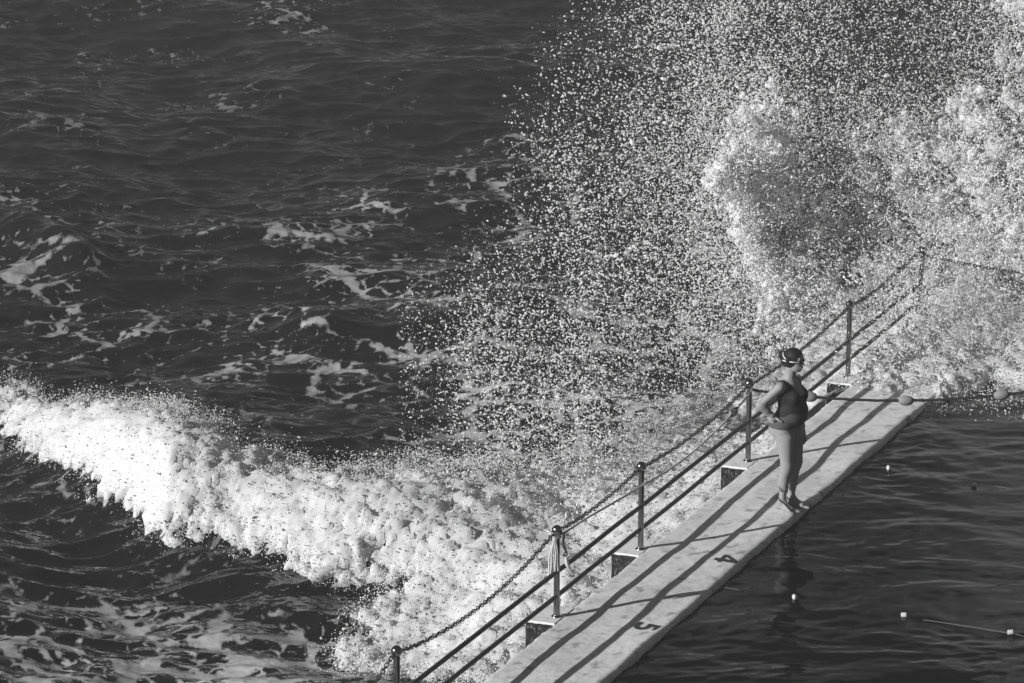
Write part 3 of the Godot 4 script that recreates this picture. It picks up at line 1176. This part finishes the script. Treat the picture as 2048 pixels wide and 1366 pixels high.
# ---------------------------------------------------------------- ropes and buoys
func ropes_and_buoys() -> void:
	var a := dk(POSTS[1][0], POSTS[1][1] + 0.05, 0.76)
	var b := dk(POSTS[3][0], POSTS[3][1] + 0.045, 0.75)
	var pts := PackedVector3Array()
	var knots := [[0.0, 0.77], [0.1, 0.745], [0.2, 0.715], [0.3, 0.675], [0.40, 0.635], [0.5, 0.60], [0.6, 0.585], [0.7, 0.585], [0.8, 0.62], [0.88, 0.665], [0.95, 0.715], [1.0, 0.755]]
	for k in 61:
		var t := k / 60.0
		var q := a.lerp(b, t)
		q.y = table(knots, t) + 0.004 * sin(t * 19.0)
		pts.append(q)
	# round the post once and out across the pool to the buoys
	var c := dk(POSTS[3][0], POSTS[3][1], 0.75)
	for k in 10:
		var g := 0.3 + TAU * k / 9.0
		pts.append(c + Vector3(cos(g) * 0.036, 0.008 - 0.0015 * k, sin(g) * 0.036))
	var az := deg_to_rad(AZ + 90.0 - 20.0)
	var dir := Vector3(sin(az), 0, -cos(az))
	var line := func(t: float) -> Vector3: return c + dir * t + Vector3(0, -0.1332 * t + 0.0552 * t * t - 0.01, 0)
	var sm := PackedVector3Array()
	# smooth the hand set heights
	for k in pts.size():
		if k > 0 and k < 59:
			sm.append((pts[k - 1] + pts[k] + pts[k + 1]) / 3.0)
		else:
			sm.append(pts[k])
	var first := base("hanging_rope", a)
	tag(first, "pale rope sagging from the rope hung post to the post beside the swimmer", "rope")
	add("rope_run", tube(shifted(sm, a), 0.0095, 9, 230.0, 0.16), m["rope_fibre"], first)
	var second := base("buoy_line", c)
	tag(second, "dark rope strung above the pool carrying oval buoys", "rope")
	var far := PackedVector3Array()
	for k in 90:
		far.append(line.call(0.03 + k / 89.0 * 5.5) - c)
	add("rope_run", tube(far, 0.0135, 9, 230.0, 0.16), m["rope_dark"], second)
	for t in [1.36, 1.72, 2.3]:
		var at: Vector3 = line.call(t)
		var ring := add("rope_collar", lathe(PackedVector2Array([Vector2(0.006, -0.014), Vector2(0.018, -0.012), Vector2(0.02, 0.0), Vector2(0.016, 0.013), Vector2(0.006, 0.015)]), 10), m["rope_dark"], second)
		ring.position = at - c
		ring.rotation = Vector3(0.3, 0, PI / 2 - 0.2)
	buoy(a.lerp(b, 0.885) + Vector3(0, table(knots, 0.885) - a.lerp(b, 0.885).y, 0), (b - a).normalized() + Vector3(0, 0.25, 0), 0.062, "small round buoy on the pale rope left of the swimmer's post")
	var say := ["oval buoy half hidden behind the swimmer's waist", "oval buoy above the walkway right of the swimmer", "oval buoy near the right edge above the pool"]
	var n := 0
	for t in [0.6, 1.56, 2.5]:
		var at: Vector3 = line.call(t)
		var next: Vector3 = line.call(t + 0.05)
		buoy(at, next - at, 0.08 if n != 1 else 0.077, say[n])
		n += 1
	# coil of pale line lashed to the near post, and a strap hanging from its top
	var p := dk(POSTS[1][0], POSTS[1][1], 0)
	var coil := base("rope_coil", p)
	tag(coil, "pale rope looped in long hanks over the second post from the left", "rope")
	for k in 5:
		var off := Vector3(-0.075 + 0.021 * k, 0, 0.03 + 0.006 * (k % 2))
		var loop := PackedVector3Array()
		for i in 21:
			var t := i / 20.0
			loop.append(Vector3(lerpf(-0.02, off.x, sin(t * PI * 0.5)) + 0.004 * sin(t * 9.0 + k), 0.78 - 0.40 * t + 0.012 * k * t, lerpf(0.034, off.z, t)))
		add("hank", tube(loop, 0.0088, 8, 230.0, 0.15), m["rope_fibre"], coil)
	for k in 4:
		var loop := PackedVector3Array()
		for i in 25:
			var g := TAU * i / 24.0
			loop.append(Vector3(cos(g) * (0.036 + 0.006 * k) - 0.012 * k, 0.74 + 0.016 * k + 0.012 * sin(g * 2.0 + k), sin(g) * (0.036 + 0.003 * k)))
		add("lashing", tube(loop, 0.009, 8, 230.0, 0.15), m["rope_fibre"], coil)
	for k in 7:
		var g := rng.randf() * TAU
		var from := Vector3(-0.045 + 0.02 * cos(g), 0.765, 0.02)
		var loop := PackedVector3Array()
		for i in 7:
			var t := i / 6.0
			loop.append(from + Vector3(cos(g) * 0.04 * t - 0.05 * t, 0.05 * sin(t * 2.4) * sin(g), 0.03 * t * sin(g * 2.0)))
		add("frayed_end", tube(loop, 0.006, 6), m["rope_fibre"], coil)
	var strap := base("hanging_strap", p)
	tag(strap, "short dark strap with a pale frayed end hanging from the rope hung post", "strap")
	var sp := PackedVector3Array()
	for i in 15:
		var t := i / 14.0
		sp.append(Vector3(0.045 + 0.03 * t + 0.008 * sin(t * 8.0), 0.79 - 0.20 * t, 0.02 - 0.01 * t))
	add("strap_band", tube(sp, 0.011, 8, 120.0, 0.25), m["strap_dark"], strap)
	var ring := add("strap_ring", TorusMesh.new(), m["chain_iron"], strap)
	ring.mesh.inner_radius = 0.011
	ring.mesh.outer_radius = 0.02
	ring.position = Vector3(0.078, 0.578, 0.01)
	ring.rotation = Vector3(1.2, 0.3, 0)
	var sq := PackedVector3Array()
	var sr := []
	for i in 12:
		var t := i / 11.0
		sq.append(Vector3(0.08 + 0.045 * t * t, 0.565 - 0.15 * t, 0.01))
		sr.append(0.008 + 0.012 * sin(PI * minf(t * 1.1, 1.0)))
	add("frayed_end", tube(sq, sr, 8), m["rope_fibre"], strap)


func shifted(pts: PackedVector3Array, by: Vector3) -> PackedVector3Array:
	var out := PackedVector3Array()
	for p in pts:
		out.append(p - by)
	return out


func buoy(at: Vector3, along: Vector3, half: float, label: String) -> void:
	var prof := PackedVector2Array()
	for k in 17:
		var a := PI * k / 16.0
		prof.append(Vector2(maxf(half * 0.66 * pow(sin(a), 0.9), 0.012 if k in [0, 16] else 0.0), -half * cos(a)))
	var o := base("buoy", at)
	var body := add("shell", lathe(prof, 22), m["buoy_plastic"], o)
	var y := along.normalized()
	var x := y.cross(Vector3.BACK).normalized()
	body.basis = Basis(x, y, x.cross(y))
	for e in [-1.0, 1.0]:
		var k := add("knot", ball_points(6, 8, func(p): return p * 0.017 * (1.0 + 0.3 * na.get_noise_3d(p.x * 2.0, p.y * 2.0, p.z * 2.0))), m["rope_dark"], o)
		k.position = y * e * (half + 0.012)
	tag(o, label, "buoy", "buoys strung on rope by the walkway")


# ---------------------------------------------------------------- floats of the swimming lanes
func lane_lines() -> void:
	var says := ["thin lane line with white floats in the near part of the pool", "thin lane line with white floats beyond the swimmer's feet"]
	var runs := [[2.73, [0.73, 1.77, 2.76, 3.8, 4.8]], [6.5, [0.31, 1.24, 2.2, 3.2]]]
	for k in 2:
		var s: float = runs[k][0]
		var a := dk(s, 0.0, POOL)
		var o := base("lane_line", a)
		tag(o, says[k], "lane line", "lane lines floating in the pool")
		var pts := PackedVector3Array()
		for i in 120:
			var w := 0.0 + 6.0 * i / 119.0
			var h := -0.012 + 0.011 * sin(w * 4.6 + 1.2 + k) + 0.004 * sin(w * 13.0)
			if k == 0 and w > 1.95 and w < 2.85:
				h = maxf(h, 0.007)
			pts.append(dk(s + 0.01 * sin(w * 3.0), w, POOL + h) - a)
		add("line", tube(pts, 0.0042, 6), m["lane_cord"], o)
		var n := 0
		for w in runs[k][1]:
			var f := add("float", float_mesh(n == 0), m["float_plastic"], o)
			f.position = dk(s + (-0.12 if k == 1 and n == 1 else 0.0), w, POOL + 0.02) - a
			f.rotation = Vector3(0.15, -0.4 + 0.2 * n, 0.12)
			n += 1


func float_mesh(broken: bool) -> Mesh:
	if broken:
		return ball_points(9, 12, func(p): return p * 0.024 * (1.0 + 0.6 * na.get_noise_3d(p.x * 1.6 + 4.0, p.y * 1.6, p.z * 1.6)))
	var prof := PackedVector2Array([Vector2(0.0, -0.025), Vector2(0.019, -0.025), Vector2(0.023, -0.02), Vector2(0.023, 0.02), Vector2(0.019, 0.025), Vector2(0.0, 0.025)])
	var me := lathe(prof, 14)
	var st := SurfaceTool.new()
	st.begin(Mesh.PRIMITIVE_TRIANGLES)
	st.append_from(me, 0, Transform3D(Basis(Vector3(0, 0, 1), PI / 2), Vector3.ZERO))
	return st.commit()


# ---------------------------------------------------------------- the swimmer
# body axes: x forward, y up, z to her right
var core := []
var limbs := []


func cap_d(p: Vector3, q: Array) -> float:
	var a: Vector3 = q[0]
	var b: Vector3 = q[1]
	var ab := b - a
	var t := clampf((p - a).dot(ab) / ab.length_squared(), 0.0, 1.0)
	return p.distance_to(a + ab * t) - lerpf(q[2], q[3], t)


func ell_d(p: Vector3, c: Vector3, r: Vector3) -> float:
	var q := (p - c) / r
	var k0 := q.length()
	var k1 := (q / r).length()
	return (k0 - 1.0) * k0 / maxf(k1, 1e-6) if k1 > 1e-6 else -minf(r.x, r.z)


func smin(a: float, b: float, k: float) -> float:
	var h := maxf(k - absf(a - b), 0.0) / k
	return minf(a, b) - h * h * k * 0.25


func union(list: Array, p: Vector3, k: float) -> float:
	var d := 10.0
	for q in list:
		var e: float
		var mid: Vector3 = q[0]
		if q.size() == 4:
			mid = (mid + q[1]) * 0.5
			if p.distance_to(mid) - q[0].distance_to(q[1]) * 0.5 - maxf(q[2], q[3]) > d + k:
				continue
		elif p.distance_to(mid) > d + k + 0.2:
			continue
		if q.size() == 4:
			e = cap_d(p, q)
		else:
			e = ell_d(p, q[0], q[1])
		if e < d + k:
			d = smin(d, e, k)
	return d


func nets(field: Callable, lo: Vector3, hi: Vector3, c: float, v: PackedVector3Array, idx: PackedInt32Array) -> Array:
	var block := 4
	var n := Vector3i(((hi - lo) / (c * block)).ceil()) * block
	var sx := n.x + 1
	var sxy := sx * (n.y + 1)
	var val := PackedFloat32Array()
	val.resize(sxy * (n.z + 1))
	val.fill(99.0)
	var active := []
	var reach := c * block * 0.87
	for bz in n.z / block:
		for by in n.y / block:
			for bx in n.x / block:
				var mid := lo + Vector3(bx + 0.5, by + 0.5, bz + 0.5) * c * block
				if absf(field.call(mid)) < reach * 1.08 + 0.004:
					active.append(Vector3i(bx, by, bz) * block)
	for b in active:
		for k in block + 1:
			for j in block + 1:
				for i in block + 1:
					var at: int = (b.z + k) * sxy + (b.y + j) * sx + b.x + i
					if val[at] > 90.0:
						val[at] = field.call(lo + Vector3(b.x + i, b.y + j, b.z + k) * c)
	var id := {}
	var offs := [0, 1, sx, sx + 1, sxy, sxy + 1, sxy + sx, sxy + sx + 1]
	var corner := [Vector3(0, 0, 0), Vector3(1, 0, 0), Vector3(0, 1, 0), Vector3(1, 1, 0), Vector3(0, 0, 1), Vector3(1, 0, 1), Vector3(0, 1, 1), Vector3(1, 1, 1)]
	var edges := [[0, 1], [2, 3], [4, 5], [6, 7], [0, 2], [1, 3], [4, 6], [5, 7], [0, 4], [1, 5], [2, 6], [3, 7]]
	var cells := []
	for b in active:
		for k in block:
			for j in block:
				for i in block:
					var at: int = (b.z + k) * sxy + (b.y + j) * sx + b.x + i
					var neg := 0
					for o in 8:
						if val[at + offs[o]] < 0.0:
							neg += 1
					if neg == 0 or neg == 8:
						continue
					var sum := Vector3.ZERO
					var cnt := 0
					for e in edges:
						var va := val[at + offs[e[0]]]
						var vb := val[at + offs[e[1]]]
						if (va < 0.0) != (vb < 0.0):
							sum += corner[e[0]].lerp(corner[e[1]], va / (va - vb))
							cnt += 1
					id[at] = v.size()
					v.append(lo + (Vector3(b.x + i, b.y + j, b.z + k) + sum / cnt) * c)
					cells.append(at)
	for at in cells:
		for ax in 3:
			var step: int = [1, sx, sxy][ax]
			var u: int = [sx, sxy, 1][ax]
			var w: int = [sxy, 1, sx][ax]
			var s0 := val[at] < 0.0
			var s1 := val[at + step] < 0.0
			if s0 == s1:
				continue
			if not (id.has(at - u) and id.has(at - w) and id.has(at - u - w)):
				continue
			var a: int = id[at]
			var b: int = id[at - u]
			var d: int = id[at - u - w]
			var e: int = id[at - w]
			if s0:
				idx.append_array(PackedInt32Array([a, d, b, a, e, d]))
			else:
				idx.append_array(PackedInt32Array([a, b, d, a, d, e]))
	return [v, idx]


func arm(list: Array, z: float) -> void:
	if z < 0.0:
		list.append([Vector3(-0.015, 1.262, -0.165), Vector3(-0.035, 1.0, -0.2), 0.047, 0.037])
		list.append([Vector3(-0.035, 1.0, -0.2), Vector3(0.03, 0.79, -0.2), 0.037, 0.026])
		list.append([Vector3(0.03, 0.79, -0.2), Vector3(0.05, 0.70, -0.195), 0.028, 0.03])
		return
	list.append([Vector3(-0.015, 1.262, 0.165 * z), Vector3(-0.17, 1.085, 0.275 * z), 0.047, 0.037])
	list.append([Vector3(-0.17, 1.085, 0.275 * z), Vector3(-0.075, 0.985, 0.205 * z), 0.037, 0.026])
	list.append([Vector3(-0.15, 1.07, 0.262 * z), Vector3(-0.12, 1.04, 0.24 * z), 0.04, 0.036])


func hand(z: float) -> Array:
	var out := []
	var wr := Vector3(-0.075, 0.985, 0.205 * z)
	out.append([Vector3(-0.10, 1.01, 0.223 * z), wr, 0.030, 0.026])
	out.append([wr, Vector3(-0.07, 0.945, 0.182 * z), 0.026, 0.032])
	out.append([Vector3(-0.055, 0.955, 0.185 * z), Vector3(-0.085, 0.935, 0.18 * z), 0.024, 0.022])
	var root := [Vector3(-0.062, 0.925, 0.178 * z), Vector3(-0.078, 0.928, 0.175 * z), Vector3(-0.094, 0.933, 0.17 * z), Vector3(-0.106, 0.942, 0.165 * z)]
	var length := [0.075, 0.082, 0.076, 0.06]
	for k in 4:
		var dir := Vector3(-0.55 - 0.12 * k, -0.72 + 0.1 * k, -0.28 * z).normalized()
		var mid: Vector3 = root[k] + dir * length[k] * 0.5
		var bend := (dir + Vector3(-0.1, -0.15, -0.55 * z)).normalized()
		out.append([root[k], mid, 0.0098, 0.009])
		out.append([mid, mid + bend * length[k] * 0.5, 0.009, 0.0075])
	out.append([Vector3(-0.058, 0.962, 0.187 * z), Vector3(-0.012, 0.945, 0.192 * z), 0.0125, 0.0115])
	out.append([Vector3(-0.012, 0.945, 0.192 * z), Vector3(0.018, 0.93, 0.186 * z), 0.0115, 0.009])
	return out


func leg(list: Array, z: float, f: float, turn: float) -> void:
	var hip := Vector3(-0.015, 0.86, 0.085 * z)
	var knee := Vector3(0.03 + f * 0.5, 0.455, 0.078 * z)
	var ankle := Vector3(-0.02 + f, 0.085, 0.072 * z)
	list.append([hip, knee, 0.098, 0.057])
	list.append([Vector3(0.035, 0.74, 0.09 * z), Vector3(0.042 + f * 0.5, 0.5, 0.08 * z), 0.07, 0.048])
	list.append([Vector3(-0.075, 0.835, 0.078 * z), Vector3(-0.07, 0.80, 0.078 * z), 0.092, 0.085])
	list.append([knee, ankle, 0.053, 0.032])
	list.append([knee + Vector3(-0.02, -0.07, 0.004 * z), knee.lerp(ankle, 0.5) + Vector3(-0.028, 0, 0), 0.046, 0.042])
	list.append([knee + Vector3(0.018, 0.012, 0), knee + Vector3(0.016, -0.03, 0), 0.042, 0.04])
	foot(list, ankle, turn)


func foot(list: Array, ankle: Vector3, turn: float) -> void:
	var d := Vector3(cos(turn), 0, sin(turn))
	var s := Vector3(-sin(turn), 0, cos(turn))
	var a := Vector3(ankle.x, 0, ankle.z)
	list.append([ankle, a - d * 0.035 + Vector3(0, 0.036, 0), 0.033, 0.031])
	list.append([a - d * 0.04 + Vector3(0, 0.03, 0), a + d * 0.12 + s * 0.01 + Vector3(0, 0.024, 0), 0.03, 0.022])
	list.append([ankle + d * 0.01, a + d * 0.11 + Vector3(0, 0.03, 0), 0.032, 0.02])
	list.append([a + d * 0.06 + s * 0.02 + Vector3(0, 0.024, 0), a + d * 0.13 + s * 0.034 + Vector3(0, 0.019, 0), 0.022, 0.016])
	list.append([a + d * 0.06 - s * 0.012 + Vector3(0, 0.026, 0), a + d * 0.135 - s * 0.022 + Vector3(0, 0.021, 0), 0.024, 0.018])


func toes(ankle: Vector3, turn: float, z: float) -> Array:
	var out := []
	var d := Vector3(cos(turn), 0, sin(turn))
	var s := Vector3(-sin(turn), 0, cos(turn)) * z
	var a := Vector3(ankle.x, 0, ankle.z)
	var across := [-0.03, -0.009, 0.008, 0.024, 0.038]
	var length := [0.192, 0.19, 0.181, 0.17, 0.156]
	var thick := [0.0125, 0.009, 0.0086, 0.0082, 0.0078]
	for k in 5:
		var root: Vector3 = a + d * 0.125 + s * across[k] * 0.9 + Vector3(0, 0.02, 0)
		out.append([root, a + d * length[k] + s * across[k] + Vector3(0, thick[k], 0), thick[k] + 0.002, thick[k]])
	return out


func swimmer() -> void:
	core = [
		[Vector3(-0.015, 0.90, 0), Vector3(0.135, 0.115, 0.175)],
		[Vector3(0.035, 1.0, 0), Vector3(0.135, 0.15, 0.158)],
		[Vector3(0.075, 0.965, 0), Vector3(0.105, 0.11, 0.125)],
		[Vector3(0.0, 1.16, 0), Vector3(0.112, 0.16, 0.155)],
		[Vector3(-0.03, 1.25, -0.125), Vector3(-0.03, 1.25, 0.125), 0.055, 0.055],
		[Vector3(0.085, 1.145, 0.07), Vector3(0.065, 0.07, 0.068)],
		[Vector3(0.085, 1.145, -0.07), Vector3(0.065, 0.07, 0.068)],
		[Vector3(-0.015, 1.27, 0), Vector3(0.012, 1.40, 0), 0.062, 0.05],
	]
	limbs = core.duplicate()
	var f_near := 0.0
	var f_far := 0.02
	leg(limbs, 1.0, f_near, 0.20)
	leg(limbs, -1.0, f_far, -0.16)
	arm(limbs, 1.0)
	arm(limbs, -1.0)
	var legs_only := core.duplicate()
	leg(legs_only, 1.0, f_near, 0.20)
	leg(legs_only, -1.0, f_far, -0.16)
	var v := PackedVector3Array()
	var idx := PackedInt32Array()
	var got := nets(func(p): return union(limbs, p, 0.03), Vector3(-0.27, -0.02, -0.36), Vector3(0.25, 1.42, 0.36), 0.0125, v, idx)
	var hands := PackedVector3Array()
	var hidx := PackedInt32Array()
	var all := [got]
	var near_hand := hand(1.0)
	all.append(nets(func(p): return union(near_hand, p, 0.008), Vector3(-0.19, 0.85, 0.1), Vector3(0.04, 1.05, 0.27), 0.005, PackedVector3Array(), PackedInt32Array()))
	# her other hand hangs loose, fingers a little curled
	var loose := [[Vector3(0.035, 0.765, -0.2), Vector3(0.05, 0.70, -0.195), 0.024, 0.03], [Vector3(0.035, 0.74, -0.19), Vector3(0.075, 0.70, -0.175), 0.013, 0.01], [Vector3(0.075, 0.70, -0.175), Vector3(0.085, 0.665, -0.17), 0.01, 0.008]]
	for k in 4:
		var root := Vector3(0.08 - 0.019 * k, 0.69 - 0.004 * k, -0.195)
		var mid := root + Vector3(0.004 + 0.003 * k, -0.04, 0.006)
		loose.append([root, mid, 0.0098, 0.009])
		loose.append([mid, mid + Vector3(-0.008, -0.036 + 0.005 * absf(k - 1.0), 0.016), 0.009, 0.0075])
	all.append(nets(func(p): return union(loose, p, 0.008), Vector3(-0.03, 0.58, -0.26), Vector3(0.13, 0.8, -0.13), 0.005, PackedVector3Array(), PackedInt32Array()))
	var t1 := toes(Vector3(-0.02 + f_near, 0.085, 0.072), 0.20, 1.0)
	var t2 := toes(Vector3(-0.02 + f_far, 0.085, -0.072), -0.16, -1.0)
	var tt := t1 + t2
	all.append(nets(func(p): return union(tt, p, 0.003), Vector3(0.06, -0.01, -0.2), Vector3(0.24, 0.06, 0.2), 0.005, PackedVector3Array(), PackedInt32Array()))
	# head: face forward along her own x
	var hd := [
		[Vector3(0.0, 0.02, 0), Vector3(0.098, 0.098, 0.077)],
		[Vector3(0.035, -0.035, 0), Vector3(0.062, 0.078, 0.058)],
		[Vector3(0.06, -0.085, 0), Vector3(0.052, -0.08, 0.0), 0.024, 0.03],
		[Vector3(0.092, 0.0, 0), Vector3(0.113, -0.028, 0), 0.009, 0.013],
		[Vector3(0.082, 0.028, 0.032), Vector3(0.082, 0.028, -0.032), 0.016, 0.016],
		[Vector3(0.090, -0.056, 0.014), Vector3(0.090, -0.056, -0.014), 0.0085, 0.0085],
		[Vector3(0.088, -0.068, 0.012), Vector3(0.088, -0.068, -0.012), 0.009, 0.009],
		[Vector3(-0.005, -0.01, 0.076), Vector3(-0.012, 0.018, 0.084), 0.011, 0.013],
		[Vector3(-0.005, -0.01, -0.076), Vector3(-0.012, 0.018, -0.084), 0.011, 0.013],
		[Vector3(-0.02, -0.06, 0), Vector3(-0.03, -0.13, 0), 0.05, 0.052],
	]
	var hc := Vector3(0.03, 1.50, 0)
	all.append(nets(func(p): return union(hd, p - hc, 0.014), hc + Vector3(-0.13, -0.14, -0.13), hc + Vector3(0.14, 0.14, 0.13), 0.006, PackedVector3Array(), PackedInt32Array()))
	var bv := PackedVector3Array()
	var bi := PackedInt32Array()
	for part in all:
		var off := bv.size()
		bv.append_array(part[0])
		for k in part[1]:
			bi.append(k + off)
	var o := base("person", dk(4.84, -0.15, deck_height(4.84, -0.12) - 0.002))
	var az := deg_to_rad(AZ + 90.0 + 8.0)
	var fwd := Vector3(sin(az), 0, -cos(az))
	o.basis = Basis(fwd, Vector3.UP, fwd.cross(Vector3.UP))
	tag(o, "person in dark swimsuit, swim cap and goggles standing with a hand on the hip", "person")
	add("body", mesh_of(bv, bi), m["skin"], o)
	# swimsuit: arm shade painted into the darker top, seat toned as sunlit, cut straight at the thigh and with a deep neck
	var suit := func(p: Vector3) -> float:
		var d := union(legs_only, p, 0.03) - 0.006
		var az2 := absf(p.z)
		var neck := 1.16 if p.x > 0.0 else 1.17
		var top := p.y - (neck + 0.16 * smooth(0.03, 0.1, az2))
		var straps := maxf(absf(az2 - 0.098) - 0.019, p.y - 1.34)
		d = maxf(d, minf(top, straps))
		return maxf(d, 0.834 - p.y)
	var shade_edge := func(p: Vector3) -> float: return 0.955 + 0.05 * smooth(0.0, 0.1, p.x) - p.y  # where the painted arm shade ends on the suit
	var s1 := nets(func(p): return maxf(suit.call(p), shade_edge.call(p)), Vector3(-0.22, 0.92, -0.22), Vector3(0.22, 1.38, 0.22), 0.0115, PackedVector3Array(), PackedInt32Array())
	add("swimsuit_top", mesh_of(s1[0], s1[1]), m["suit_shaded"], o)
	var s2 := nets(func(p): return maxf(suit.call(p) + 0.0025, -shade_edge.call(p) - 0.016), Vector3(-0.22, 0.81, -0.22), Vector3(0.22, 1.04, 0.22), 0.0115, PackedVector3Array(), PackedInt32Array())
	add("swimsuit_seat", mesh_of(s2[0], s2[1]), m["suit_sunlit"], o)
	var cap := func(p: Vector3) -> float:
		var q := p - hc
		var d := union([hd[0], [Vector3(-0.055, -0.015, 0), Vector3(0.062, 0.07, 0.062)], [Vector3(-0.118, 0.035, 0), Vector3(0.034, 0.034, 0.036)], hd[7], hd[8]], q, 0.03) - 0.006
		d = maxf(d, q.x * 0.9 - q.y * 0.35 - 0.055 + 0.2 * maxf(-q.y - 0.01, 0.0))
		return maxf(d, -0.075 - q.y - 0.2 * q.x)
	var c := nets(cap, hc + Vector3(-0.18, -0.12, -0.12), hc + Vector3(0.13, 0.14, 0.12), 0.0065, PackedVector3Array(), PackedInt32Array())
	add("swim_cap", mesh_of(c[0], c[1]), m["cap_rubber"], o)
	# goggles: two lenses over the eyes, a strap that splits behind the ears
	var gg := Node3D.new()
	gg.name = "goggles"
	o.add_child(gg)
	gg.position = hc
	for z in [-1.0, 1.0]:
		var l := add("lens", ball_points(8, 12, func(p): return p * Vector3(0.014, 0.017, 0.024)), m["goggle_lens"], gg)
		l.position = Vector3(0.093, 0.004, 0.034 * z)
		l.rotation = Vector3(0, -0.35 * z, 0)
	for way in [[0.07, 0.052], [0.022, -0.002]]:
		for z in [-1.0, 1.0]:
			var pts := PackedVector3Array()
			for k in 19:
				var t := k / 18.0
				var a := lerpf(0.42, PI, t)
				var y: float = lerpf(0.006, way[0], smooth(0.3, 1.0, t)) if way[0] > 0.05 else lerpf(0.006, way[1], smooth(0.3, 1.0, t))
				var r := 0.106 if way[0] < 0.05 else lerpf(0.106, 0.094, smooth(0.5, 1.0, t))
				pts.append(Vector3(cos(a) * r * 1.04, y, sin(a) * 0.0885 * z))
			add("strap", tube(pts, 0.006, 6), m["strap_pale"], gg)
